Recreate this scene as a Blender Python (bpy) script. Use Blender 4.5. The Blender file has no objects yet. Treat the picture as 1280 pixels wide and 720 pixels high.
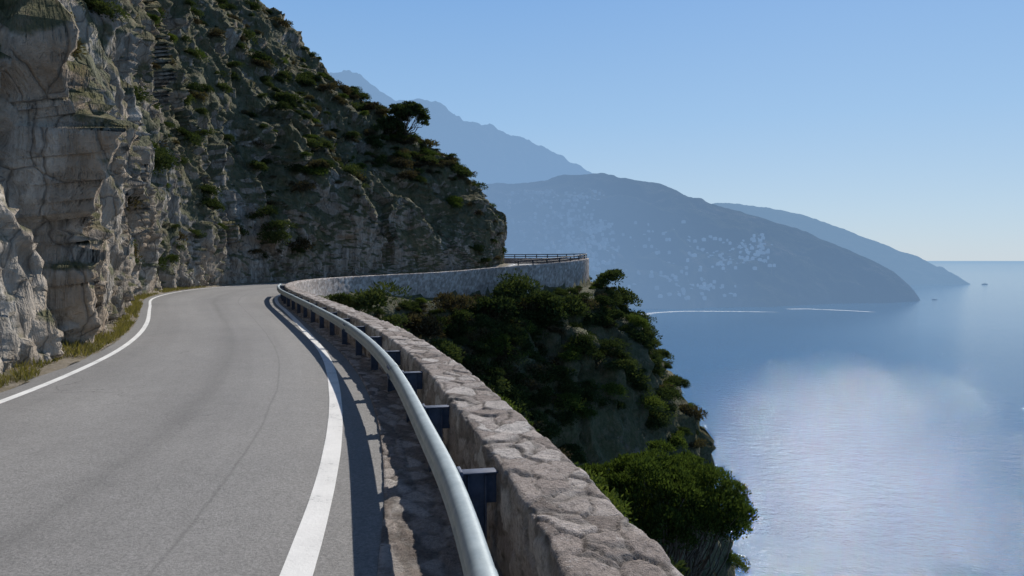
import bpy, math, random
import numpy as np
from mathutils import Vector
random.seed(4); rng=np.random.default_rng(11)
scene=bpy.context.scene
# ---------------------------------------------------------------- noise
def _h(ix,iy,iz,seed):
    n=(ix.astype(np.int64)*374761393+iy.astype(np.int64)*668265263+iz.astype(np.int64)*2147483647+seed*974711)&0xffffffff
    n=((n^(n>>13))*1274126177)&0xffffffff
    n=((n^(n>>16))*2246822519)&0xffffffff
    n=n^(n>>15)
    return (n&0xffffff)/float(0xffffff)
def vnoise(p,seed=0):
    f=np.floor(p); i=f.astype(np.int64); t=p-f; t=t*t*t*(t*(t*6-15)+10)
    r=0
    for a in (0,1):
        for b in (0,1):
            for c in (0,1):
                w=(t[:,0] if a else 1-t[:,0])*(t[:,1] if b else 1-t[:,1])*(t[:,2] if c else 1-t[:,2])
                r=r+w*_h(i[:,0]+a,i[:,1]+b,i[:,2]+c,seed)
    return r*2-1
def fbm(p,o=4,seed=0,g=.5):
    r=0;a=1;s=0
    for k in range(o):
        r=r+a*vnoise(p*(2.03**k)+k*17.3,seed+k); s+=a; a*=g
    return r/s
def ridged(p,o=4,seed=0):
    r=0;a=1;s=0
    for k in range(o):
        r=r+a*(1-2*np.abs(vnoise(p*(2.03**k)+k*11.1,seed+k))); s+=a; a*=.5
    return r/s
def voro(p,seed=0):
    i=np.floor(p).astype(np.int64)
    n=len(p); F1=np.full(n,9.);F2=np.full(n,9.);D=np.zeros((n,3));ID=np.zeros((n,3),dtype=np.int64)
    for a in (-1,0,1):
        for b in (-1,0,1):
            for c in (-1,0,1):
                q=i+np.array([a,b,c])
                cp=np.stack([q[:,0]+_h(q[:,0],q[:,1],q[:,2],seed),q[:,1]+_h(q[:,0],q[:,1],q[:,2],seed+1),q[:,2]+_h(q[:,0],q[:,1],q[:,2],seed+2)],1)
                dl=p-cp; d=np.sqrt((dl**2).sum(1))
                m=d<F1
                F2=np.where(m,F1,np.minimum(F2,d)); F1=np.where(m,d,F1)
                D[m]=dl[m]; ID[m]=q[m]
    R=np.stack([_h(ID[:,0],ID[:,1],ID[:,2],seed+5+k) for k in range(4)],1)
    return F1,F2,D,R
def facet(p,seed,tz=.45,off=.3):
    F1,F2,D,R=voro(p,seed)
    return (R[:,3]-.5)*off+((R[:,:3]-.5)*D*np.array([1,1,tz])).sum(1)*1.8
def V3(*a): return np.array(a,float)
# ---------------------------------------------------------------- mesh helpers
def mesh_from(name,verts,quads,uv=None,attrs=None,smooth=True,mat=None,parent=None,tris=False):
    me=bpy.data.meshes.new(name)
    verts=np.asarray(verts,np.float32); quads=np.asarray(quads,np.int32)
    k=quads.shape[1]
    me.vertices.add(len(verts)); me.vertices.foreach_set('co',verts.ravel())
    me.loops.add(quads.size); me.loops.foreach_set('vertex_index',quads.ravel())
    me.polygons.add(len(quads)); me.polygons.foreach_set('loop_start',np.arange(0,quads.size,k,dtype=np.int32))
    try: me.polygons.foreach_set('loop_total',np.full(len(quads),k,dtype=np.int32))
    except Exception: pass
    me.update(calc_edges=True)
    if smooth: me.polygons.foreach_set('use_smooth',np.ones(len(quads),dtype=bool))
    if uv is not None:
        l=me.uv_layers.new(name='UVMap'); l.data.foreach_set('uv',np.asarray(uv,np.float32)[quads.ravel()].ravel())
    if attrs:
        for nm,v in attrs.items():
            at=me.attributes.new(nm,'FLOAT','POINT'); at.data.foreach_set('value',np.asarray(v,np.float32))
    me.validate()
    ob=bpy.data.objects.new(name,me); scene.collection.objects.link(ob)
    if mat: me.materials.append(mat)
    if parent: ob.parent=parent
    return ob
def grid_faces(ns,nt,flip=False):
    a=np.arange(ns*nt).reshape(ns,nt)
    q=np.stack([a[:-1,:-1],a[1:,:-1],a[1:,1:],a[:-1,1:]],-1).reshape(-1,4)
    return q[:,::-1] if flip else q
def empty(name):
    e=bpy.data.objects.new(name,None); scene.collection.objects.link(e); return e
# ---------------------------------------------------------------- materials
class M:
    def __init__(s,name):
        s.m=bpy.data.materials.new(name); s.m.use_nodes=True; s.t=s.m.node_tree
        s.b=s.t.nodes['Principled BSDF']; s.o=s.t.nodes['Material Output']
        s.b.inputs['Specular IOR Level'].default_value=.3
    def n(s,ty,ins=None,**pr):
        nd=s.t.nodes.new(ty)
        for k,v in pr.items(): setattr(nd,k,v)
        for k,v in (ins or {}).items(): s.set(nd.inputs[k],v)
        return nd
    def set(s,sock,v):
        if isinstance(v,bpy.types.NodeSocket): s.t.links.new(v,sock)
        else:
            if isinstance(v,(tuple,list)) and len(v)==3 and sock.type=='RGBA': v=(*v,1)
            sock.default_value=v
    def P(s,k,v): s.set(s.b.inputs[k],v)
    def pos(s): return s.n('ShaderNodeNewGeometry').outputs['Position']
    def scl(s,v,sc): 
        return s.n('ShaderNodeVectorMath',{0:v,1:sc},operation='MULTIPLY').outputs[0]
    def noise(s,v,scale,det=4,rough=.55,dist=0):
        return s.n('ShaderNodeTexNoise',{'Vector':v,'Scale':scale,'Detail':det,'Roughness':rough,'Distortion':dist}).outputs['Fac']
    def ramp(s,f,st):
        r=s.n('ShaderNodeValToRGB',{0:f}); e=r.color_ramp.elements
        while len(e)<len(st): e.new(.5)
        for x,(p,c) in zip(e,st):
            x.position=p; x.color=(c,c,c,1) if not isinstance(c,tuple) else (*c,1)
        return r.outputs[0]
    def mix(s,f,a,b,bt='MIX'):
        nd=s.n('ShaderNodeMix',data_type='RGBA',blend_type=bt); s.set(nd.inputs[0],f); s.set(nd.inputs[6],a); s.set(nd.inputs[7],b); return nd.outputs[2]
    def math(s,op,a,b=0.0,clamp=False):
        nd=s.n('ShaderNodeMath',{0:a,1:b},operation=op); nd.use_clamp=clamp; return nd.outputs[0]
    def mr(s,v,a,b,c,d):
        return s.n('ShaderNodeMapRange',{0:v,1:a,2:b,3:c,4:d}).outputs[0]
    def bump(s,h,dist,strength=1,nrm=None):
        nd=s.n('ShaderNodeBump',{'Height':h,'Distance':dist,'Strength':strength})
        if nrm: s.set(nd.inputs['Normal'],nrm)
        return nd.outputs[0]
    def xyz(s,v): return s.n('ShaderNodeSeparateXYZ',{0:v}).outputs
    def haze(s,fac,col):  # air haze painted into the surface by mixing in flat emission
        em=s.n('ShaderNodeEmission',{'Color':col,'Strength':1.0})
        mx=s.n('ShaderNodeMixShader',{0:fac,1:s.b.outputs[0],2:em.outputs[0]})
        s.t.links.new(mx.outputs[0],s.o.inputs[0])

def rock_mat(name,veg=.5,light=1.0,ygrad=False):
    m=M(name); p=m.pos()
    n1=m.noise(p,.22,3,.6,.4); n2=m.noise(m.scl(p,(1.7,1.7,.4)),.9,5,.68,.6); n3=m.noise(p,6,3,.75)
    vo=m.n('ShaderNodeTexVoronoi',{'Vector':m.n('ShaderNodeVectorMath',{0:m.scl(p,(1.3,1.3,.4)),1:m.n('ShaderNodeTexNoise',{'Vector':p,'Scale':.9,'Detail':2}).outputs['Color']},operation='ADD').outputs[0],'Scale':1.1},feature='DISTANCE_TO_EDGE').outputs['Distance']
    L=light
    base=m.ramp(n2,[(.25,(.15*L,.133*L,.115*L)),(.40,(.28*L,.255*L,.222*L)),(.55,(.41*L,.385*L,.348*L)),(.72,(.56*L,.54*L,.505*L))])
    if ygrad:  # base colour is paler at low y and darker further along the road
        X=m.xyz(p); base=m.mix(1.0,base,m.ramp(m.mr(X[1],8,30,0,1),[(0,1.0),(1,.70)]),'MULTIPLY'); base=m.mix(1.0,base,(1.26,1.22,1.17),'MULTIPLY')
    streak=m.noise(m.scl(p,(1,1,.07)),2.2,3,.6,.5)
    base=m.mix(1.0,base,m.ramp(streak,[(.35,.66),(.52,1.0),(.7,1.1)]),'MULTIPLY')
    ochre=m.mix(m.ramp(n1,[(.42,0.0),(.64,.6)]),base,(.33*L,.235*L,.15*L))
    fine=m.mix(.42,ochre,m.ramp(n3,[(.3,.35),(.7,1.0)]),'MULTIPLY')
    crack=m.mix(m.ramp(vo,[(.0,.6),(.03,0.0)]),fine,(.05,.045,.04))
    nz=m.xyz(m.n('ShaderNodeNewGeometry').outputs['Normal'])[2]
    vn=m.noise(p,.6,5,.75); vn2=m.noise(m.scl(p,(1,1,.35)),.18,3,.5)
    vm=m.math('ADD',m.math('ADD',m.math('MULTIPLY',nz,.5),m.math('MULTIPLY',vn,1.2)),m.math('MULTIPLY',vn2,1.0))
    if ygrad:
        vm=m.math('ADD',vm,m.mr(X[1],9,26,-.10,.14)); vm=m.math('ADD',vm,m.mr(X[2],1,12,-.10,.10))
    vm=m.ramp(m.math('ADD',vm,veg-1.55),[(.0,0.0),(.14,1.0)])
    g=m.ramp(m.noise(p,2.0,4,.75),[(.3,(.028,.037,.014)),(.48,(.062,.07,.026)),(.6,(.11,.09,.048)),(.72,(.105,.125,.042))])
    m.P('Base Color',m.mix(m.math('MULTIPLY',vm,.82),crack,g))
    m.P('Roughness',.92); m.P('Specular IOR Level',.15)
    hgt=m.math('ADD',m.math('MULTIPLY',n3,.16),m.math('ADD',m.math('MULTIPLY',n2,.9),m.math('MULTIPLY',m.ramp(vo,[(0,0.0),(.06,1.0)]),.12)))
    b1=m.bump(hgt,.32,.9)
    b2=m.bump(m.noise(p,22,3,.7),.025,.8,b1)
    m.P('Normal',b2)
    return m.m
mat_cliff=rock_mat('cliff_rock',.42,1.0,True)
mat_slope=rock_mat('slope_rock',.66,.62)

def leaf_mat(name,c1,c2,c3,tr=.35):
    m=M(name); g=m.n('ShaderNodeNewGeometry'); oi=m.n('ShaderNodeObjectInfo')
    f=m.math('ADD',m.math('MULTIPLY',g.outputs['Random Per Island'],.55),m.math('MULTIPLY',oi.outputs['Random'],.45))
    c=m.ramp(f,[(.1,c1),(.5,c2),(.9,c3)])
    d=m.n('ShaderNodeBsdfDiffuse',{0:c}); t=m.n('ShaderNodeBsdfTranslucent',{0:m.mix(1.0,c,(1.15,1.2,.6),'MULTIPLY')})
    mx=m.n('ShaderNodeMixShader',{0:tr,1:d.outputs[0],2:t.outputs[0]}); m.t.links.new(mx.outputs[0],m.o.inputs[0])
    return m.m
mat_leaf=leaf_mat('leaf_green',(.026,.038,.016),(.048,.066,.027),(.08,.095,.036),.28)
mat_leaf2=leaf_mat('leaf_bright',(.036,.054,.016),(.068,.098,.026),(.12,.145,.04),.34)
mat_dry=leaf_mat('leaf_dry',(.05,.04,.025),(.09,.072,.045),(.12,.105,.05),.22)
mat_grass=leaf_mat('grass_blades',(.10,.10,.03),(.17,.15,.055),(.26,.21,.09),.3)
m=M('bark'); m.P('Base Color',m.ramp(m.noise(m.scl(m.pos(),(1,1,.3)),14,4),[(.3,(.06,.047,.035)),(.7,(.18,.145,.115))])); m.P('Roughness',.95); m.P('Normal',m.bump(m.noise(m.scl(m.pos(),(1,1,.3)),25,4),.02)); mat_bark=m.m

# asphalt
m=M('asphalt'); p=m.pos(); uv=m.n('ShaderNodeUVMap').outputs[0]; ux=m.xyz(uv)[0]
big=m.noise(p,.35,4,.6); grain=m.noise(p,55,3,.8); mid=m.noise(p,3.5,5,.65)
streak=m.noise(m.scl(uv,(9,.06,1)),1.0,4,.6,.2)
c=m.ramp(grain,[(.25,.115),(.5,.215),(.75,.33)])
c=m.mix(1.0,c,m.ramp(big,[(.3,.90),(.7,1.06)]),'MULTIPLY')
c=m.mix(1.0,c,m.ramp(streak,[(.3,.89),(.7,1.06)]),'MULTIPLY')
c=m.mix(1.0,c,m.ramp(mid,[(.3,.93),(.7,1.05)]),'MULTIPLY')
wob=m.math('MULTIPLY',m.math('SUBTRACT',m.noise(p,.5,3),.5),.05)
seam=m.math('ABSOLUTE',m.math('SUBTRACT',m.math('ADD',ux,wob),.50)); 
c=m.mix(m.ramp(seam,[(0,.22),(.004,.16),(.035,0.0)]),c,(.07,.07,.07))
seam2=m.math('ABSOLUTE',m.math('SUBTRACT',m.math('ADD',ux,m.math('MULTIPLY',wob,.3)),.335))
c=m.mix(m.ramp(seam2,[(0,.35),(.0025,0.0)]),c,(.06,.06,.06))
patch=m.ramp(m.math('ABSOLUTE',m.math('SUBTRACT',ux,.5)),[(.0,.95),(.2,1.05),(.30,1.0),(.45,.90)])
c=m.mix(1.0,c,patch,'MULTIPLY')
cv=m.n('ShaderNodeTexVoronoi',{'Vector':m.n('ShaderNodeVectorMath',{0:p,1:m.n('ShaderNodeTexNoise',{'Vector':p,'Scale':1.5,'Detail':4}).outputs['Color']},operation='ADD').outputs[0],'Scale':.45},feature='DISTANCE_TO_EDGE').outputs['Distance']
c=m.mix(m.math('MULTIPLY',m.ramp(cv,[(0,.6),(.006,0.0)]),m.ramp(m.noise(p,.3,2),[(.47,0.0),(.57,1.0)])),c,(.06,.06,.06))
m.P('Base Color',m.mix(1.0,c,(1.04,1.0,.95),'MULTIPLY')); m.P('Roughness',m.ramp(big,[(.3,.66),(.7,.8)])); m.P('Specular IOR Level',.4)
m.P('Normal',m.bump(grain,.007,.8)); mat_asphalt=m.m
m=M('road_paint'); p=m.pos()
w=m.noise(p,26,4,.75); w2=m.noise(p,2.2,4,.6)
c=m.mix(m.ramp(m.math('ADD',m.math('MULTIPLY',w,.7),m.math('MULTIPLY',w2,.5)),[(.42,.75),(.52,.0)]),(.80,.785,.75),(.32,.32,.31))
c=m.mix(1.0,c,m.ramp(w2,[(.3,.82),(.7,1.0)]),'MULTIPLY')
m.P('Base Color',c); m.P('Roughness',.65); m.P('Normal',m.bump(w,.004)); mat_paint=m.m
# stones
def stone_mat(name,k=1.0):
    m=M(name); p=m.pos()
    t=m.n('ShaderNodeAttribute',attribute_name='tint').outputs['Fac']; j=m.n('ShaderNodeAttribute',attribute_name='joint').outputs['Fac']
    c=m.ramp(t,[(.1,(.24*k,.20*k,.175*k)),(.35,(.36*k,.305*k,.27*k)),(.6,(.46*k,.40*k,.36*k)),(.9,(.58*k,.53*k,.49*k))])
    f=m.noise(p,34,4,.8); g=m.noise(p,5,4,.7); 
    c=m.mix(1.0,c,m.ramp(f,[(.28,.5),(.5,1.0),(.75,1.3)]),'MULTIPLY')
    c=m.mix(1.0,c,m.ramp(g,[(.3,.72),(.6,1.08)]),'MULTIPLY')
    c=m.mix(m.math('MULTIPLY',m.ramp(m.noise(p,13,4,.8),[(.59,0.0),(.68,1.0)]),.45),c,(.60*k,.57*k,.54*k))
    c=m.mix(m.math('MULTIPLY',m.ramp(m.noise(p,19,4,.8),[(.61,0.0),(.68,1.0)]),.6),c,(.10*k,.085*k,.07*k))
    mort=m.ramp(m.noise(p,9,4),[(.35,(.10*k,.085*k,.072*k)),(.68,(.36*k,.33*k,.30*k))])
    c=m.mix(m.math('MULTIPLY',j,.9),c,mort)
    m.P('Base Color',c); m.P('Roughness',.93); m.P('Specular IOR Level',.15)
    m.P('Normal',m.bump(m.noise(p,95,3,.8),.008,.9,m.bump(m.math('ADD',f,m.math('MULTIPLY',g,.6)),.026,1.0)))
    return m.m
mat_stone=stone_mat('parapet_stone',1.0); mat_gutter=stone_mat('gutter_stone',.9)
m=M('galvanized_steel'); p=m.pos()
m.P('Base Color',m.mix(m.ramp(m.noise(p,30,4,.8),[(.62,0.0),(.72,.5)]),m.ramp(m.noise(p,7,5,.7),[(.3,(.23,.275,.29)),(.7,(.34,.39,.40))]),(.16,.14,.12))); m.P('Metallic',.15); m.P('Roughness',m.ramp(m.noise(p,18,4),[(.3,.5),(.7,.66)])); m.P('Specular IOR Level',.4)
m.P('Normal',m.bump(m.noise(p,3,3),.01,.4)); mat_steel=m.m
m=M('post_steel'); p=m.pos(); m.P('Base Color',m.ramp(m.noise(p,12,5,.7),[(.35,(.05,.065,.10)),(.65,(.09,.11,.16)),(.8,(.14,.09,.06))])); m.P('Metallic',.1); m.P('Roughness',.65); mat_post=m.m
m=M('dark_iron'); m.P('Base Color',(.03,.032,.035)); m.P('Roughness',.6); mat_iron=m.m
m=M('verge_soil'); p=m.pos()
m.P('Base Color',m.ramp(m.math('ADD',m.math('MULTIPLY',m.noise(p,1.2,4),.6),m.math('MULTIPLY',m.noise(p,16,5,.8),.4)),[(.35,(.08,.08,.035)),(.48,(.20,.165,.11)),(.62,(.31,.27,.22))])); m.P('Roughness',.95)
m.P('Normal',m.bump(m.noise(p,20,5,.8),.05)); mat_verge=m.m

# ---------------------------------------------------------------- road layout (metres)
W=np.array([(1.68,-10),(1.02,-2),(.38,2.7),(-.15,5.3),(-1.02,8.8),(-2.3,12.8),(-4.2,17.8),(-6.5,23.6),(-8.6,29),(-10.2,34),(-11.2,39),(-11.2,44),(-9,49),(-5,54),(-1,58.5),(4,63),(6.5,67),(6.8,71),(4.5,76.5),(-2,83),(-12,92)],float)
I=np.array([(-5.0,-12),(-5.3,-3),(-5.6,3.5),(-6.0,8),(-6.8,11.8),(-8,15.5),(-9.9,20),(-13.0,26.5),(-15.8,32.5),(-17.6,38.5),(-18.4,44),(-17.8,50),(-14.8,55),(-10,59.5),(-5.5,63.3),(-1.5,67),(.0,69),(.1,71.5),(-1.4,74),(-6,78),(-15,86)],float)
ZR=np.array([-1.7]*11+[-1.68,-1.6,-1.45,-1.15,-.8,-.5,-.4,-.4,-.38,-.3])
OFF=np.array([1.42,1.42,1.41,1.47,1.42,1.22,1.0,.86,.82,.85]+[.85]*11)
DEP=np.array([1.2]*11+[1.5,2.2,3.0,3.6,3.8,3.6,3.2,2.5,2,2])
TOP=np.array([(-17,-14,32),(-18,-4,33),(-19,4,34),(-20,10,34),(-21,15,34),(-23,21,34),(-25,28,35),(-29,37,36),(-32,47,36),(-34,56,35),(-34,65,33),(-31,73,30),(-26,77,26),(-19.5,77.5,19.4),(-13.5,77,14.4),(-8.3,75.5,10.8),(-4.6,75.5,7.8),(-3.8,77,6.5),(-5,79,7),(-9,82,9),(-17,89,13)],float)
NS=len(W)
def cr(P,u):
    P=np.asarray(P,float); P2=P.reshape(len(P),-1); u=np.clip(np.asarray(u,float),0,NS-1-1e-9)
    i=np.floor(u).astype(int); t=(u-i)[:,None]
    g=lambda k:P2[np.clip(i+k,0,len(P)-1)]
    a,b,c,d=g(-1),g(0),g(1),g(2)
    r=.5*((2*b)+(c-a)*t+(2*a-5*b+4*c-d)*t*t+(3*b-a-3*c+d)*t**3)
    return r[:,0] if P.ndim==1 else r
ud=np.linspace(0,NS-1,6000); wd=cr(W,ud); sl=np.r_[0,np.cumsum(np.hypot(*np.diff(wd,axis=0).T))]
def u_at(s): return np.interp(s,sl,ud)
def s_at(u): return np.interp(u,ud,sl)
def chord(u):
    c=cr(I,u)-cr(W,u); return c/np.linalg.norm(c,axis=1)[:,None]
su=np.arange(0,sl[-1],.3); ur=u_at(su)
def ribbon(name,A,B,za,zb,nc,mat,uvw=1,z_noise=0):
    t=np.linspace(0,1,nc)
    P=np.zeros((len(A),nc,3)); P[:,:,:2]=A[:,None]*(1-t)[None,:,None]+B[:,None]*t[None,:,None]
    P[:,:,2]=za[:,None]*(1-t)+zb[:,None]*t
    uv=np.zeros((len(A),nc,2)); uv[:,:,0]=t; uv[:,:,1]=su[:len(A),None]
    Pf=P.reshape(-1,3)
    if z_noise: Pf[:,2]+=z_noise*fbm(Pf*V3(1.5,1.5,0),4,5)
    return mesh_from(name,Pf,grid_faces(len(A),nc,True),uv.reshape(-1,2),mat=mat)
C=chord(ur); Wr=cr(W,ur); Ir=cr(I,ur); Zr=cr(ZR,ur); Or=cr(OFF,ur)[:,None]
ribbon('road',Wr+C*.1,Ir+C*.5,Zr,Zr,14,mat_asphalt)
line=empty('road_marking')
wv=.096+.006*fbm(np.stack([su*2,su*0,su*0],1),3,3)[:,None]
o1=ribbon('edge_line_sea_side',Wr+C*(Or-wv),Wr+C*(Or+wv),Zr+.005,Zr+.005,2,mat_paint); o1.parent=line
o2=ribbon('edge_line_cliff_side',Ir-C*(.08),Ir+C*(.07),Zr+.005,Zr+.005,2,mat_paint); o2.parent=line
ribbon('road_verge',Ir+C*.38,Ir+C*3.2,Zr+.0,Zr+.35,14,mat_verge,z_noise=.05)
def gutter():
    s=np.concatenate([np.arange(8,26,.03),np.arange(26,60,.12)]); u=u_at(s); c=chord(u); w=cr(W,u); z=cr(ZR,u); e=np.interp(s,[8,14,22,32,60],[.98,.96,.80,.62,.55])
    t=np.linspace(0,1,30); P=np.zeros((len(s),30+1,3))
    for k,tt in enumerate(t):
        P[:,k,:2]=w+c*(.15+(e-.15)*tt)[:,None]; P[:,k,2]=z+.045-.02*tt
    P[:,30,:2]=w+c*(e+.004)[:,None]; P[:,30,2]=z-.02
    off=(.15+(e[:,None]-.15)*np.r_[t,1][None]); 
    q=np.stack([np.repeat(s,31)*4.2,off.ravel()*6.2,np.zeros(off.size)],1); q[:,:2]+=.3*np.stack([fbm(q,2,4),fbm(q,2,9)],1)
    F1,F2,D,R=voro(q*V3(1,1,0),31); j=1-np.clip((F2-F1)/.16,0,1)
    Pf=P.reshape(-1,3); Pf[:,2]+=-.012*j+.014*(R[:,0]-.5)
    Pf[:,2]=np.where(np.tile(np.arange(31),len(s))==30,np.repeat(z,31)-.02,Pf[:,2])
    mesh_from('stone_gutter',Pf,grid_faces(len(s),31,True),attrs={'tint':R[:,1],'joint':j},mat=mat_gutter)
gutter()
# ---------------------------------------------------------------- parapet wall
def parapet():
    s=np.concatenate([np.arange(8.5,21,.0155),np.arange(21,40,.03),np.arange(40,sl[-1]-.5,.09)])
    u=u_at(s); w=cr(W,u)+0; z=cr(ZR,u); dp=cr(DEP,u)
    du=1e-3; T=cr(W,u+du)-cr(W,u-du); T/=np.linalg.norm(T,axis=1)[:,None]; N=np.stack([-T[:,1],T[:,0]],1)
    H=.585; hw=.205
    a=np.linspace(0,1,32)[:-1]; side=[(hw+.015*(1-t),-.05+(H-.03+.05)*t,0) for t in a]
    cor=[(hw-.03+.03*math.cos(x),H-.03+.03*math.sin(x),0) for x in np.linspace(0,math.pi/2,5)]
    top=[(hw-.03-(2*hw-.06)*t,H,0) for t in np.linspace(0,1,30)[1:-1]]
    cor2=[(-hw+.03-.03*math.sin(x),H-.03+.03*math.cos(x),0) for x in np.linspace(0,math.pi/2,5)]
    out=[(-hw-.04*t,H-.03,t) for t in np.linspace(0,1,26)[1:]]
    pr=np.array(side+cor+top+cor2+out); K=len(pr)
    n=pr[:,0][None].repeat(len(s),0); zz=pr[:,1][None]-pr[:,2][None]*(dp[:,None]+H-.03)
    P=np.zeros((len(s),K,3)); P[:,:,:2]=w[:,None]+N[:,None]*n[...,None]; P[:,:,2]=z[:,None]+zz
    dd=np.sqrt(np.diff(n,axis=1)**2+np.diff(zz,axis=1)**2); q=np.concatenate([np.zeros((len(s),1)),np.cumsum(dd,1)],1)
    S=np.repeat(s,K); Q=q.ravel()
    L=np.stack([S*4.3,Q*6.2,np.zeros(S.size)],1); wr=np.stack([fbm(L*.8,3,3),fbm(L*.8,3,8)],1)*.6; L[:,:2]+=wr
    F1,F2,D,R=voro(L*V3(1,1,0),77); jw=np.clip((F2-F1)/.13,0,1); j=1-jw
    g=np.gradient(pr[:,0]),np.gradient(pr[:,1]-pr[:,2]*.8); on=np.stack([g[1],-g[0]],1); on/=np.linalg.norm(on,axis=1)[:,None]+1e-9
    wp=np.stack([S,Q,Q*0],1)
    disp=.016*jw**.5-.008+.017*(R[:,0]-.5)+.014*((R[:,1:3]-.5)*D[:,:2]).sum(1)+.010*fbm(wp*9,4,6)+.012*fbm(wp*V3(1.4,1.8,1),3,61)
    ox=np.tile(on[:,0],len(s)); oz=np.tile(on[:,1],len(s)); Nn=np.repeat(N,K,0)
    Pf=P.reshape(-1,3); Pf[:,:2]+=Nn*(disp*ox)[:,None]; Pf[:,2]+=disp*oz
    mesh_from('stone_parapet_wall',Pf,grid_faces(len(s),K,True),attrs={'tint':R[:,3]*.75+.25*R[:,1],'joint':j},mat=mat_stone)
parapet()
# ---------------------------------------------------------------- guardrail
def frame(s):
    u=u_at(s); w=cr(W,u); z=cr(ZR,u); du=1e-3; T=cr(W,u+du)-cr(W,u-du); T/=np.linalg.norm(T,axis=1)[:,None]
    return w,np.stack([-T[:,1],T[:,0]],1),T,z
def sweep(name,s,prof,mat,parent,closed=True,nof=0,zof=0):
    w,N,T,z=frame(s); pr=np.array(prof); 
    if closed: pr=np.vstack([pr,pr[:1]])
    P=np.zeros((len(s),len(pr),3)); P[:,:,:2]=w[:,None]+N[:,None]*(pr[:,0]+nof)[None,:,None]; P[:,:,2]=z[:,None]+pr[:,1][None]+zof
    return mesh_from(name,P.reshape(-1,3),grid_faces(len(s),len(pr)),mat=mat,parent=parent)
def railprof(k=0):
    r=[]
    for a in np.linspace(0,2*math.pi,40,endpoint=False):
        x=math.copysign(abs(math.cos(a))**.75,math.cos(a))*(.055+k); y=math.copysign(abs(math.sin(a))**.7,math.sin(a))*(.085+k)
        if x>0: x-=.022*math.exp(-((y+.01)/.022)**2)
        r.append((x,y))
    return r
gr=empty('guardrail')
RN,RZ=.485,.505
S0=s_at(0.0)+1.0; S1=float(s_at(9.2))
sweep('beam',np.arange(S0,S1,.12),railprof(),mat_steel,gr,nof=RN,zof=RZ)
def boxes(name,items,mat,parent):
    V=[];F=[]
    for (c,ax,ay,az) in items:
        b=len(V)
        for k in ((-1,-1,-1),(1,-1,-1),(1,1,-1),(-1,1,-1),(-1,-1,1),(1,-1,1),(1,1,1),(-1,1,1)):
            V.append(c+ax*k[0]+ay*k[1]+az*k[2])
        F+=[(b,b+3,b+2,b+1),(b+4,b+5,b+6,b+7),(b,b+1,b+5,b+4),(b+1,b+2,b+6,b+5),(b+2,b+3,b+7,b+6),(b+3,b,b+4,b+7)]
    ob=mesh_from(name,np.array(V),np.array(F),smooth=False,mat=mat,parent=parent)
    bv=ob.modifiers.new('b','BEVEL'); bv.width=.004; bv.segments=2
    return ob
sref=float(sl[int(np.argmin(np.abs(wd[:3000,1]-4.1)))])
ps=np.arange(sref-1.85*6,S1-.3,1.85); ps=ps[ps>S0]; w,N,T,z=frame(ps); it=[];zh=V3(0,0,1)
for k in range(len(ps)):
    n=V3(*N[k],0);t=V3(*T[k],0);o=V3(*w[k],z[k])
    c=o+n*.33
    it.append((c+zh*.25,n*.045,t*.004,zh*.27))
    it.append((c+n*.049+zh*.25,n*.004,t*.045,zh*.27)); it.append((c-n*.049+zh*.25,n*.004,t*.045,zh*.27))
    it.append((o+n*.317+zh*.536,n*.102,t*.045,zh*.005))
    it.append((o+n*.317+zh*.445,n*.102,t*.005,zh*.086)) 
    it.append((o+n*.42+zh*.48,n*.010,t*.06,zh*.075))
boxes('posts_and_brackets',it,mat_post,gr)
js=ps[2::3]+.3
for k,sj in enumerate(js):
    sweep('splice_%d'%k,np.linspace(sj-.16,sj+.16,4),railprof(.003),mat_steel,gr,nof=RN,zof=RZ)
bi=[]
w,N,T,z=frame(np.concatenate([js-.11,js-.04,js+.04,js+.11]))
for k in range(len(w)):
    n=V3(*N[k],0);t=V3(*T[k],0)
    for dz in (-.045,.045): bi.append((V3(*w[k],z[k])+n*(RN+.056)+zh*(RZ+dz),n*.008,t*.012,zh*.012))
boxes('bolts',bi,mat_post,gr)
w,N,T,z=frame(np.array([S1-.1])); boxes('end_cap',[(V3(*w[0],z[0])+V3(*N[0],0)*RN+zh*.40,V3(*N[0],0)*.06,V3(*T[0],0)*.12,zh*.19)],mat_steel,gr)
mr=empty('metal_railing'); a0=float(s_at(14.3)); a1=float(s_at(19.9))
rp=[(.035*math.cos(a),.045*math.sin(a)) for a in np.linspace(0,2*math.pi,8,endpoint=False)]
ss=np.arange(a0,a1,.3)
for k,zo in enumerate((.76,.98)): sweep('rail_%d'%k,ss,rp,mat_iron,mr,zof=zo)
pp=np.arange(a0,a1,1.6); w,N,T,z=frame(pp)
boxes('posts',[(V3(*w[k],z[k])+zh*.78,V3(*N[k],0)*.035,V3(*T[k],0)*.035,zh*.22) for k in range(len(pp))],mat_iron,mr)

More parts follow.
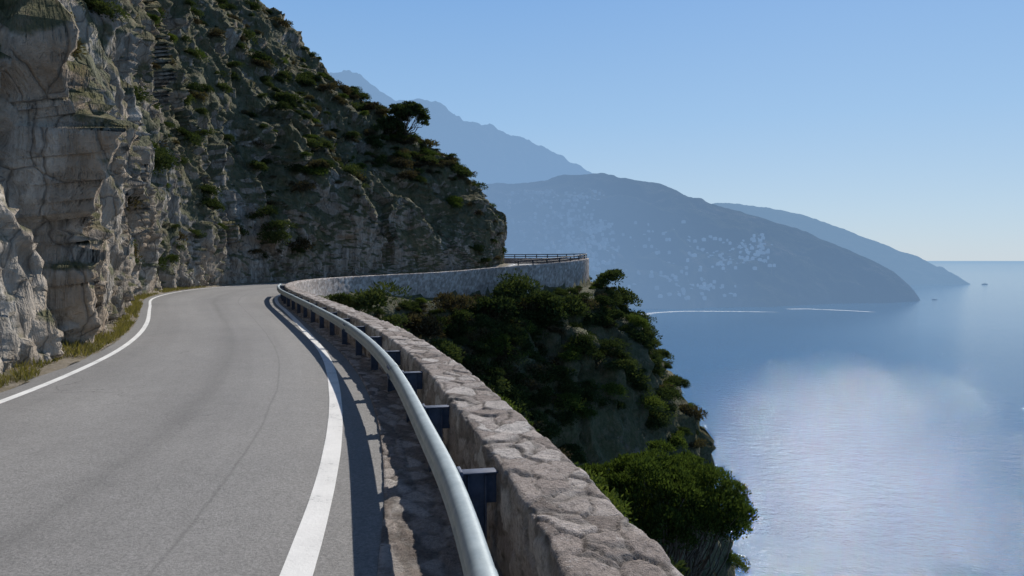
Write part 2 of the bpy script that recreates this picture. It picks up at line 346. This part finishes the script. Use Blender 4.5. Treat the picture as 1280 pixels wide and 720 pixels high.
# ---------------------------------------------------------------- cliff
def normals(P):
    a=np.gradient(P,axis=0); b=np.gradient(P,axis=1); n=np.cross(a,b); return n/(np.linalg.norm(n,axis=2)[...,None]+1e-9)
def cliff():
    s=np.concatenate([np.arange(0,32,.11),np.arange(32,sl[-1],.16)]); u=u_at(s); ns=len(s)
    nt=250; t=np.linspace(0,1,nt)**1.3
    b=cr(I,u)+chord(u)*1.15; z0=cr(ZR,u)-.25; tp=cr(TOP,u)
    hprof=.12*t+.88*t**1.9
    P=np.zeros((ns,nt,3)); P[:,:,:2]=b[:,None]+(tp[:,None,:2]-b[:,None])*hprof[None,:,None]; P[:,:,2]=z0[:,None]+(tp[:,2]-z0)[:,None]*t[None]
    n=normals(P); 
    if n[ns//6,20,0]<0: n=-n
    f=P.reshape(-1,3); q=f+1.0*np.stack([fbm(f*.25,3,1),fbm(f*.25,3,2),fbm(f*.25,3,3)],1)+.35*np.stack([fbm(f*.9,3,11),fbm(f*.9,3,12),fbm(f*.9,3,13)],1)
    q=q@np.array([[1,0,.15],[0,1,.12],[-.25,.2,1]])
    T2=np.tile(t,ns)
    big=1.7*ridged(q*V3(.13,.13,.03),3,20)+1.0*fbm(q*V3(.38,.38,.09),3,21)
    f1=1.5*facet(q*V3(.32,.32,.07),40,.15,.2); f2=.75*facet(q*V3(.85,.85,.22)+3,50,.25,.2); f3=.26*facet(q*V3(2.2,2.2,1.0)+3,60,.6,.3)
    fi=.22*fbm(q*V3(2.6,2.6,1.8),4,70,.6)
    zabs=np.clip((f[:,2]-np.repeat(z0,nt))/5,0,1)
    endt=np.clip((1-T2)/.06,0.0,1)
    disp=(big+f1)*(.12+.88*zabs)*(.35+.65*endt)+(f2)*(.35+.65*zabs)+f3+fi
    disp=np.where(np.repeat(s,nt)>70,disp*.8,disp)
    n[...,2]*=.5
    g=f+n.reshape(-1,3)*disp[:,None]
    G=g.reshape(ns,nt,3)
    D=(G[:,:,:2]-cr(I,u)[:,None]); proj=(D*chord(u)[:,None]).sum(2); low=np.maximum(0,.45-proj)*(t[None]<.22); G[:,:,:2]+=chord(u)[:,None]*low[...,None]
    back=G[:,-1:].copy(); bk=[G]
    dirv=(tp[:,:2]-b); dirv/=np.linalg.norm(dirv,axis=1)[:,None]
    for d,dz in ((3,-1.0),(10,-4),(30,-12)):
        x=back.copy(); x[:,0,:2]+=dirv*d*np.where(u>13,.35,1)[:,None]; x[:,0,2]+=dz; bk.append(x)
    G=np.concatenate(bk,1)
    mesh_from('rock_cliff',G.reshape(-1,3),grid_faces(ns,nt+3,True),mat=mat_cliff)
    return G,t
CL,ct=cliff()
# ---------------------------------------------------------------- seaward hillside
def ground_z(x,y):
    uu=np.linspace(0,NS-1,420); wp=cr(W,uu); dx=x[:,None]-wp[:,0]; dy=y[:,None]-wp[:,1]; d2=dx*dx+dy*dy; k=np.argmin(d2,1); d=np.sqrt(d2[np.arange(len(x)),k])
    T=np.gradient(wp,axis=0); cross=T[k,0]*dy[np.arange(len(x)),k]-T[k,1]*dx[np.arange(len(x)),k]
    sd=np.where(cross<0,d,-d); zr=cr(ZR,uu)[k]; un=uu[k]
    g=np.interp(sd,[.25,.5,1,4,7,9.3,11,14,17,24],[.35,.55,1.2,4.9,8.8,13.5,20,32,52,112])
    g0=np.interp(un,[11,12.5,14,17,19],[0,1.0,1.9,1.7,.4]); g=np.maximum(g,g0+.15*sd)
    z=np.where(sd>.2,zr-g,zr-.7)
    p=np.stack([x,y,x*0],1); amp=np.clip((sd-.6)/5,0,1)
    z=z+amp*(2.6*fbm(p*.13,3,90)+1.1*ridged(p*.3,3,91))-amp*.6
    return z,sd
def slope():
    xs=np.arange(-26,44,.33); ys=np.arange(-14,112,.33); X,Y=np.meshgrid(xs,ys,indexing='ij')
    z,sd=ground_z(X.ravel(),Y.ravel()); z=np.maximum(z,-104)
    P=np.stack([X.ravel(),Y.ravel(),z],1).reshape(len(xs),len(ys),3)
    n=normals(P); n=np.where(n[...,2:]<0,-n,n).reshape(-1,3); f=P.reshape(-1,3); m=np.clip((sd-1.2)/3,0,1)*(z>-100)
    q=f+.8*fbm(f*.3,2,7)[:,None]
    disp=m*(1.5*facet(q*V3(.35,.35,.14),140,.5)+.8*facet(q*V3(.9,.9,.4),150,.6)+.3*fbm(q*2,3,8))
    f=f+n*disp[:,None]
    mesh_from('coastal_slope_terrain',f,grid_faces(len(xs),len(ys)),mat=mat_slope)
    return f,n,sd
SF,SN,SD=slope()
# ---------------------------------------------------------------- foliage
def leaves(c,d,l,w):
    n=len(c); r=rng.normal(size=(n,3)); s=np.cross(d,r); s/=np.linalg.norm(s,axis=1)[:,None]+1e-9
    l=l[:,None]; w=w[:,None]
    V=np.stack([c,c+d*l*.5+s*w*.5,c+d*l,c+d*l*.5-s*w*.5],1).reshape(-1,3)
    return V,np.arange(4*n).reshape(n,4)
def unit(v): return v/(np.linalg.norm(v,axis=1)[:,None]+1e-9)
def lobes_leaves(cen,rad,per,size,up=.3,sq=.8):
    A=[];D=[]
    for c,r in zip(cen,rad):
        v=unit(rng.normal(size=(per,3))); v[:,2]=np.where(v[:,2]<-.3,-v[:,2],v[:,2])
        rr=r*(.55+.5*rng.random(per)**.6)*(1+.3*fbm(v*2.5+c*3,2,5))
        A.append(c+v*rr[:,None]*V3(1,1,sq)); D.append(unit(v+V3(0,0,up)+.6*rng.normal(size=(per,3))))
    A=np.concatenate(A);D=np.concatenate(D); n=len(A)
    return leaves(A,D,size*(.6+.8*rng.random(n)),size*.45*(.6+.8*rng.random(n)))
def stick(p0,p1,r0,r1,segs=6,wig=.05):
    pts=[]; 
    for k in range(segs+1):
        t=k/segs; pts.append(p0*(1-t)+p1*t+(rng.normal(size=3)*wig*np.linalg.norm(p1-p0)*(0<k<segs)))
    pts=np.array(pts); V=[]
    for k,pv in enumerate(pts):
        tn=pts[min(k+1,segs)]-pts[max(k-1,0)]; tn/=np.linalg.norm(tn); a=np.cross(tn,V3(.3,.9,.1)); a/=np.linalg.norm(a); b=np.cross(tn,a); r=r0+(r1-r0)*k/segs
        V+= [pv+r*(math.cos(x)*a+math.sin(x)*b) for x in np.linspace(0,2*math.pi,7)]
    return np.array(V),grid_faces(segs+1,7)
def joinVF(L):
    V=[];F=[];o=0
    for v,f in L: V.append(v);F.append(f+o);o+=len(v)
    return np.concatenate(V),np.concatenate(F)
def bush_mesh(name,mat,nl=11,per=170,size=.12,flat=.7):
    cen=unit(rng.normal(size=(nl,3)))*(.25+.4*rng.random((nl,1))); cen[:,2]=np.abs(cen[:,2])*flat+.1; rad=.24+.26*rng.random(nl)
    V,F=lobes_leaves(cen,rad,per,size)
    ob=mesh_from(name,V,F,smooth=False,mat=mat); me=ob.data; bpy.data.objects.remove(ob); return me
BG=[bush_mesh('bush_g%d'%i,mat_leaf) for i in range(5)]
BB=[bush_mesh('bush_b%d'%i,mat_leaf2,nl=12,per=200,size=.10) for i in range(3)]
BD=[bush_mesh('bush_d%d'%i,mat_dry,nl=9,per=130,size=.14) for i in range(4)]
BF=[bush_mesh('bush_f%d'%i,mt,nl=22,per=330,size=.065) for i,mt in enumerate((mat_leaf2,mat_dry,mat_leaf))]
def inst(name,me,loc,sc,parent):
    ob=bpy.data.objects.new(name,me); scene.collection.objects.link(ob); ob.location=loc
    ob.scale=(sc*random.uniform(.85,1.25),sc*random.uniform(.85,1.25),sc*random.uniform(.7,1.15)); ob.rotation_euler=(random.uniform(-.25,.25),random.uniform(-.25,.25),random.uniform(0,6.28)); ob.parent=parent; return ob
hs=empty('hillside_shrubs')
ok=np.where((SD>.9)&(SD<12.5)&(SF[:,1]>6)&(SF[:,1]<84)&(SN[:,2]>.12))[0]
pn=fbm(SF[ok]*V3(.16,.16,.1),3,33)
wgt=np.clip(pn+.6,.0,1)*np.where(SD[ok]>8,.32,1)*np.where(SF[ok,1]<30,1.2,1)*np.where((SF[ok,1]>44)&(SD[ok]<8)&(SF[ok,0]<6),2.2,1)
pick=rng.choice(ok,1450,replace=False,p=wgt/wgt.sum())
for k in pick:
    p=SF[k]; big=SD[k]>2.2
    sc=random.uniform(.5,1.6) if big else random.uniform(.3,.7)
    if p[1]<16: sc*=.6
    r=random.random(); me=random.choice(BG) if r<.70 else random.choice(BD) if r<.89 else random.choice(BB)
    inst('shrub',me,p+V3(0,0,-.1*sc),sc,hs)
for (x,y,zc,sc,me) in [(-5.3,28,-2.0,1.25,BG[0]),(-4.5,27,-2.5,.9,BG[2]),(-6.3,27.5,-1.8,.8,BG[1]),(8.9,67.5,-2.4,2.4,BG[1]),(9.8,68,-4.2,2.2,BG[3]),(10.6,66.5,-6,2.0,BG[2]),(.3,55.5,-3.0,2.7,BG[0]),(2.0,57,-4.2,2.4,BG[3]),(-1.6,53.5,-4.0,2.2,BG[2]),(4.5,58.5,-4.6,2.1,BG[4]),(-4,49,-3.4,1.7,BD[0]),
  (.95,11,-4.0,1.0,BF[0]),(1.0,11,-5.0,1.2,BF[2]),(.2,12.5,-3.6,.95,BF[1]),(.3,12.5,-4.8,1.2,BF[2]),(-.6,14.5,-3.5,1.05,BF[0]),(-.5,14.7,-4.8,1.2,BF[2]),(-1.5,16.5,-3.4,1.0,BF[1]),(-1.4,16.6,-4.5,1.2,BF[2]),(-2.2,19,-3.3,1.1,BB[0]),(-2.1,19.2,-4.3,1.3,BG[0]),(-3.3,22,-3.0,1.0,BD[1]),(-3.2,22.2,-4.1,1.3,BG[3]),(-4.3,24.5,-2.9,.9,BG[1]),
  (1.5,14.2,-5.2,1.1,BF[0]),(-1,17,-4.4,1.3,BB[1]),(3.9,12.4,-6.8,1.2,BF[0]),(1.9,12.6,-5.6,1.0,BF[2]),(1.2,9.6,-4.9,.8,BF[1])]:
    inst('shrub',me,(x,y,zc),sc,hs)
cs=empty('cliff_shrubs')
G=CL[:,:250]; n=normals(G); 
if n[60,20,0]<0: n=-n
gf=G.reshape(-1,3); nf=n.reshape(-1,3); T2=np.tile(ct,len(G))
pn=fbm(gf*V3(.12,.12,.07),3,44)
wg=np.clip(pn*1.3+T2*.9,0,1.3)*np.clip(nf[:,2]+.4,0,1)*(T2>.03)
wg=wg*np.where((gf[:,1]<26)&(T2<.3),.22,1)*np.where((gf[:,0]>-12)&(gf[:,1]>55)&(gf[:,2]<7),.15,1)
pick=rng.choice(len(gf),1450,replace=False,p=wg/wg.sum())
for k in pick:
    p=gf[k]; sc=random.choice([.3,.4,.5,.6,.8,1.1])*random.uniform(.8,1.25)*(.7 if p[1]<30 else 1)
    r=random.random(); me=random.choice(BG) if r<.6 else random.choice(BD) if r<.88 else random.choice(BB)
    inst('shrub',me,p-nf[k]*.12,sc,cs)
for (y,zz,sc,me) in [(28,.5,1.0,BD[0]),(29,1.2,1.1,BD[1]),(31,2.2,.9,BB[0]),(30.5,2.0,.8,BB[1]),(27,.2,.8,BD[2]),(14,4.0,.7,BD[1]),(15,4.6,.6,BD[2]),(19,6.5,.8,BG[2]),(40,12,1.3,BG[1]),(42,13.5,1.2,BG[4]),(36,13,1.3,BG[3]),(22,1.5,.9,BD[3]),(23,3.2,.9,BG[1]),(20,3.8,.8,BD[0]),(17,5.5,.6,BG[0]),(24,5,.8,BB[2]),(33,7,1.0,BG[2])]:
    d=np.abs(gf[:,1]-y)+np.abs(gf[:,2]-zz); k=int(np.argmin(d)); inst('shrub',me,gf[k]+nf[k]*.1,sc,cs)
def grass():
    n=15000; s=rng.random(n)**1.2*48+4; u=u_at(s); c=chord(u); o=.42+.9*np.abs(rng.normal(size=n))*.55
    keep=fbm(np.stack([s*.7,o*2,o*0],1),3,12)>-.15; u,c,o=u[keep],c[keep],o[keep]
    xy=cr(I,u)+c*o[:,None]; z=cr(ZR,u)+.0+(o-.38)*.12; P=np.column_stack([xy,z]); m=len(P)
    d=unit(np.column_stack([rng.normal(size=(m,2))*.45,np.ones(m)]))
    V,F=leaves(P,d,.05+.14*rng.random(m),.012+.014*rng.random(m)); mesh_from('roadside_grass',V,F,smooth=False,mat=mat_grass)
grass()
def tree(name,base,crown,rx,rz,nb,per,size,leafmat,lob=.34):
    e=empty(name); base=np.array(base,float); crown=np.array(crown,float); L=[]; cen=[];rad=[]
    fork=base+(crown-base)*.35+rng.normal(size=3)*.08
    L.append(stick(base-V3(0,0,.4),fork,.05*rx+.05,.045*rx+.03))
    for k in range(nb):
        zf=-.25+1.25*(k+.5)/nb; ph=k*2.39996; rr=math.sqrt(max(0,1-min(1,abs(zf))**2)); v=V3(rr*math.cos(ph),rr*math.sin(ph),zf)
        tip=crown+v*V3(rx,rx,rz)*(.62+.25*random.random())
        mid=fork+(tip-fork)*.5+V3(0,0,-.1*rx)+rng.normal(size=3)*.08*rx
        L.append(stick(fork,mid,.03*rx+.01,.018*rx+.006,4)); L.append(stick(mid,tip,.018*rx+.006,.006,4))
        cen.append(tip); rad.append(lob*rx*random.uniform(.6,1.1))
        for j in range(2):
            t2=tip+rng.normal(size=3)*.17*rx*V3(1,1,.6)-v*.12*rx; L.append(stick(mid,t2,.011*rx,.004,4)); cen.append(t2); rad.append(lob*rx*random.uniform(.45,.85))
    V,F=joinVF(L); mesh_from('trunk_and_limbs',V,F,mat=mat_bark,parent=e)
    V,F=lobes_leaves(np.array(cen),rad,per,size,up=1.1,sq=.75); mesh_from('foliage',V,F,smooth=False,mat=leafmat,parent=e)
gz=ground_z(np.array([2.9]),np.array([14.0]))[0][0]
tree('juniper_tree',(2.6,14.0,gz),(2.85,14.0,-4.85),1.68,1.3,34,660,.066,mat_leaf2,.23)
tree('pine_tree',(-10.9,73.5,11.2),(-10.1,73.0,14.0),2.1,1.2,16,300,.19,mat_leaf,.33)
tree('pine_tree.001',(-12.2,73.5,11.6),(-12.0,73,12.6),1.7,1.3,12,280,.19,mat_leaf,.38)
# ---------------------------------------------------------------- far hills
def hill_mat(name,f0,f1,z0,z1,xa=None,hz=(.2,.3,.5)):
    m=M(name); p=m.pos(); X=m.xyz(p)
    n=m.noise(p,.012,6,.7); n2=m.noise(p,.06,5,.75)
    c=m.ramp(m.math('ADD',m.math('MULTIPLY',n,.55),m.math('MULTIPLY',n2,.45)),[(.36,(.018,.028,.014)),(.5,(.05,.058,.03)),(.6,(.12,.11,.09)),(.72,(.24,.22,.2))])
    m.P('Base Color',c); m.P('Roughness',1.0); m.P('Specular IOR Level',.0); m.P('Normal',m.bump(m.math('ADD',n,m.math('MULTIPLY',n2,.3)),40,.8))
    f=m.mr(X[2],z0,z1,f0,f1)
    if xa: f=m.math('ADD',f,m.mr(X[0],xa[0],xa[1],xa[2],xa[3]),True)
    m.haze(f,hz); return m.m  # hill surfaces glow bluish to stand in for haze, by world position
def hill(name,shore,ridge,back,mat,nk=260,nt=90,amp=1.0,seed=0,pw=.85):
    sh=np.array(shore,float); rd=np.array(ridge,float); k=np.linspace(0,1,nk)
    def smp(A): 
        a=np.linspace(0,1,len(A)); return np.stack([np.interp(k,a,A[:,i]) for i in range(A.shape[1])],1)
    S=smp(sh); R=smp(rd); t=np.linspace(0,1,nt)
    P=np.zeros((nk,nt,3)); P[:,:,:2]=S[:,None,:2]*(1-t)[None,:,None]+R[:,None,:2]*t[None,:,None]
    P[:,:,2]=-104+(R[:,2]+104)[:,None]*(t**pw)[None]
    f=P.reshape(-1,3); T=np.tile(t,nk); hr=np.repeat((R[:,2]+104),nt)
    w=np.sin(np.pi*np.clip(T,0,1))**.7
    dz=hr*amp*(.20*ridged(f*V3(1,1,0)/330,4,seed)+.07*ridged(f*V3(1,1,0)/90,4,seed+7))*w+(6+.018*hr)*fbm(f*V3(1,1,0)/45,4,seed+9)*np.clip(T*4,0,1)*amp
    f[:,2]+=dz
    G=f.reshape(nk,nt,3)
    B=G[:,-1:].copy(); B[:,:,1]+=back; B[:,:,0]+=back*.1; B[:,:,2]=-104
    Md=(B*.25+G[:,-1:]*.75)
    G=np.concatenate([G,Md,B],1)
    mesh_from(name,G.reshape(-1,3),grid_faces(nk,nt+2),mat=mat); return f.reshape(nk,nt,3)
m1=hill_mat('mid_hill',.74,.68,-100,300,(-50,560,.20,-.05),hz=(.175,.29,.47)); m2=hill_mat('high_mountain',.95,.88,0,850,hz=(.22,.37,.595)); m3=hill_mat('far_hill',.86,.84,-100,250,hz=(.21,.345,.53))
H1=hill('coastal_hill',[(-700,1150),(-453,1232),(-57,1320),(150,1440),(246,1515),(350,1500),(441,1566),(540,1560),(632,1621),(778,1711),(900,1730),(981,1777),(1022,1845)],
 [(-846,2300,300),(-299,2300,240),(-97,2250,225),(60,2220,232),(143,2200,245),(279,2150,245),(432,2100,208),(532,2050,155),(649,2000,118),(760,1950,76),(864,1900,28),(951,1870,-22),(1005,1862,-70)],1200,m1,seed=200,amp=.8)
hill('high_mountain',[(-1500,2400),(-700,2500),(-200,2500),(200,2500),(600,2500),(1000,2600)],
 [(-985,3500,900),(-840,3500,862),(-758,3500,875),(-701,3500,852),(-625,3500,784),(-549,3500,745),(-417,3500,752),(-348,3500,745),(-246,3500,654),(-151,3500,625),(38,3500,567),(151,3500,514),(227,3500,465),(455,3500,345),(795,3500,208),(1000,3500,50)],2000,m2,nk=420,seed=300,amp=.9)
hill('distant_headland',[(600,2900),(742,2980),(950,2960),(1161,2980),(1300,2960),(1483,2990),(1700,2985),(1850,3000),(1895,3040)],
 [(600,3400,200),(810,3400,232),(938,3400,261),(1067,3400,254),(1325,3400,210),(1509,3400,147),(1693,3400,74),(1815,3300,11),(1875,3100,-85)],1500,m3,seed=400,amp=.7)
iv=[]
for (x,y,r) in [(1058,1850,4),(1925,3010,7)]:
    th=np.linspace(0,2*np.pi,17); ph=np.linspace(-.3,1.57,7); TT,PP=np.meshgrid(th,ph,indexing='ij')
    P=np.stack([x+r*1.8*np.cos(TT)*np.cos(PP),y+r*np.sin(TT)*np.cos(PP),-100+r*.6*np.sin(PP)],-1).reshape(-1,3); P[:,:]+=.25*r*fbm(P/r,2,3)[:,None]*V3(1,0,1)
    iv.append((P,grid_faces(17,7)))
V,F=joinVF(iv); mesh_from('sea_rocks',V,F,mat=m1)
mw=M('village_walls'); p=mw.pos(); mw.P('Base Color',mw.ramp(mw.n('ShaderNodeNewGeometry').outputs['Random Per Island'],[(0,(.14,.12,.10)),(.5,(.32,.28,.24)),(1,(.7,.68,.65))])); mw.P('Specular IOR Level',0.0); mw.haze(.88,(.175,.29,.47))  # walls carry the same bluish emission as painted haze
V=[];F=[]
hf=H1.reshape(-1,3)
def cluster(n,x0,x1,z0,z1):
    ok=np.where((hf[:,0]>x0)&(hf[:,0]<x1)&(hf[:,2]>z0)&(hf[:,2]<z1))[0]
    if len(ok)==0: return
    pw_=np.clip(fbm(hf[ok]/70,3,55)+.35,0.02,1)
    for k in rng.choice(ok,n,p=pw_/pw_.sum()):
        c=hf[k]+V3(rng.normal()*8,rng.normal()*8,-.8); a,b,h=rng.uniform(2,4.5),rng.uniform(2,4),rng.uniform(.8,2.4); r=rng.uniform(-.4,.4); o=len(V)
        for (i,j) in ((-1,-1),(1,-1),(1,1),(-1,1)):
            x,y=a*i*math.cos(r)-b*j*math.sin(r),a*i*math.sin(r)+b*j*math.cos(r); V.append(c+V3(x,y,-5)); V.append(c+V3(x,y,h))
        V.append(c+V3(-.5*a,0,h+1.3)); V.append(c+V3(.5*a,0,h+1.3))
        F.extend([(o,o+2,o+3,o+1),(o+2,o+4,o+5,o+3),(o+4,o+6,o+7,o+5),(o+6,o,o+1,o+7),(o+1,o+3,o+9,o+8),(o+5,o+7,o+8,o+9)])
cluster(1500,-90,230,-60,190); cluster(170,400,620,-20,65); cluster(60,310,480,-80,-25); cluster(160,100,430,-70,100)
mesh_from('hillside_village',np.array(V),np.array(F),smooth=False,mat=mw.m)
# ---------------------------------------------------------------- sea
m=M('sea_water'); p=m.pos()
m.P('Base Color',m.mix(m.noise(p,.004,3),(.035,.105,.21),(.045,.125,.24))); m.P('IOR',1.33); m.P('Specular IOR Level',.17)
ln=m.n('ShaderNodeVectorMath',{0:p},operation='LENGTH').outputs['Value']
m.P('Roughness',.075)
h=m.math('ADD',m.math('MULTIPLY',m.noise(m.scl(p,(1,1.5,1)),.13,3,.6),1.5),m.math('ADD',m.math('MULTIPLY',m.noise(m.scl(p,(1,1.3,1)),.5,4,.66),.9),m.math('MULTIPLY',m.noise(p,3.0,2,.6),.10)))
gust=m.mr(m.noise(m.scl(p,(1,.5,1)),.008,3,.5),.3,.7,.88,1.12)
m.P('Normal',m.bump(h,m.math('MULTIPLY',m.mr(ln,250,1300,.46,.17),gust),1.0))
m.haze(m.ramp(m.math('DIVIDE',ln,30000),[(.0,0.0),(.05,.18),(.3,.6),(1,.92)]),(.27,.43,.62))  # haze towards the horizon painted as emission growing with distance
mat_sea=m.m
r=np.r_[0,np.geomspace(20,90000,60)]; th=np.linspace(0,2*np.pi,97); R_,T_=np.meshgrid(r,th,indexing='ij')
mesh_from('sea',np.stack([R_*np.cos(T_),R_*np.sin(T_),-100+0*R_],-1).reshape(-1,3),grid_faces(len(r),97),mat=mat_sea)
mk=M('wake_foam'); p=mk.pos(); mk.P('Base Color',(.8,.85,.88)); mk.P('Roughness',.6)
uvx=mk.xyz(mk.n('ShaderNodeUVMap').outputs[0]); a=mk.math('MULTIPLY',mk.ramp(uvx[0],[(0,0.0),(.5,.85),(1,0.0)]),mk.ramp(mk.noise(p,.06,5,.7),[(.3,.3),(.6,1.0)]))
mk.P('Alpha',mk.math('MULTIPLY',a,mk.ramp(uvx[1],[(0,0.0),(.12,.9),(1,.4)])))
wk=empty('boat_wake')
def wake(pts,wd_,nm):
    pts=np.array(pts,float); a=np.linspace(0,1,len(pts)); k=np.linspace(0,1,80); x=np.stack([np.interp(k,a,pts[:,i]) for i in (0,1)],1)
    kk=np.ones(9)/9; x=np.stack([np.convolve(np.pad(x[:,i],4,'edge'),kk,'valid') for i in (0,1)],1)
    t=np.gradient(x,axis=0); t=unit(t); n=np.stack([-t[:,1],t[:,0]],1); w=wd_*(.3+.7*k)[:,None]
    P=np.zeros((80,3,3)); uv=np.zeros((80,3,2))
    for j,o in enumerate((-1,0,1)): P[:,j,:2]=x+n*w*o; P[:,j,2]=-99.8; uv[:,j,0]=(o+1)/2; uv[:,j,1]=k
    mesh_from(nm,P.reshape(-1,3),grid_faces(80,3),uv.reshape(-1,2),mat=mk.m,parent=wk)
wake([(520,1410),(430,1435),(330,1440),(260,1390),(215,1290),(190,1190)],20,'wake_1'); wake([(700,1410),(660,1460),(600,1510),(560,1500)],16,'wake_2')
# ---------------------------------------------------------------- light, sky, camera
EL,AZ=math.radians(37),math.radians(25)
Sv=Vector((math.sin(AZ)*math.cos(EL),math.cos(AZ)*math.cos(EL),math.sin(EL)))
ld=bpy.data.lights.new('sun','SUN'); ld.energy=5.0; ld.angle=math.radians(.5); ld.color=(1,.95,.88); lo=bpy.data.objects.new('sun',ld); scene.collection.objects.link(lo); lo.rotation_euler=Sv.to_track_quat('Z','Y').to_euler()
wl=bpy.data.worlds.new('World'); scene.world=wl; wl.use_nodes=True; nt=wl.node_tree; bg=nt.nodes['Background']
sk=nt.nodes.new('ShaderNodeTexSky'); sk.sky_type='NISHITA'; sk.sun_disc=False; sk.sun_elevation=EL; sk.sun_rotation=AZ; sk.altitude=100; sk.air_density=1.0; sk.dust_density=.4; sk.ozone_density=2.5
nt.links.new(sk.outputs[0],bg.inputs[0]); bg.inputs[1].default_value=.08
tc=nt.nodes.new('ShaderNodeTexCoord'); sx=nt.nodes.new('ShaderNodeSeparateXYZ'); nt.links.new(tc.outputs['Generated'],sx.inputs[0])
rp_=nt.nodes.new('ShaderNodeValToRGB'); nt.links.new(sx.outputs[2],rp_.inputs[0]); e=rp_.color_ramp.elements
st=[(0,(.50,.64,.77)),(.06,(.45,.62,.80)),(.18,(.325,.54,.82)),(.38,(.185,.40,.78)),(.6,(.07,.19,.44)),(1,(.035,.11,.29))]
while len(e)<len(st): e.new(.5)
for x,(pp_,c) in zip(e,st): x.position=pp_; x.color=(*c,1)
b2=nt.nodes.new('ShaderNodeBackground'); nt.links.new(rp_.outputs[0],b2.inputs[0]); b2.inputs[1].default_value=1.0
mxs=nt.nodes.new('ShaderNodeMixShader'); mxs.inputs[0].default_value=.84; nt.links.new(bg.outputs[0],mxs.inputs[1]); nt.links.new(b2.outputs[0],mxs.inputs[2]); nt.links.new(mxs.outputs[0],nt.nodes['World Output'].inputs[0])
cam=bpy.data.cameras.new('camera'); cam.lens=26; cam.sensor_width=36; cam.clip_start=.05; cam.clip_end=200000
co=bpy.data.objects.new('camera',cam); scene.collection.objects.link(co); co.location=(0,0,0); co.rotation_euler=(math.radians(90-2.17),0,0); scene.camera=co
scene.view_settings.view_transform='Standard'; scene.view_settings.look='None'; scene.view_settings.exposure=0
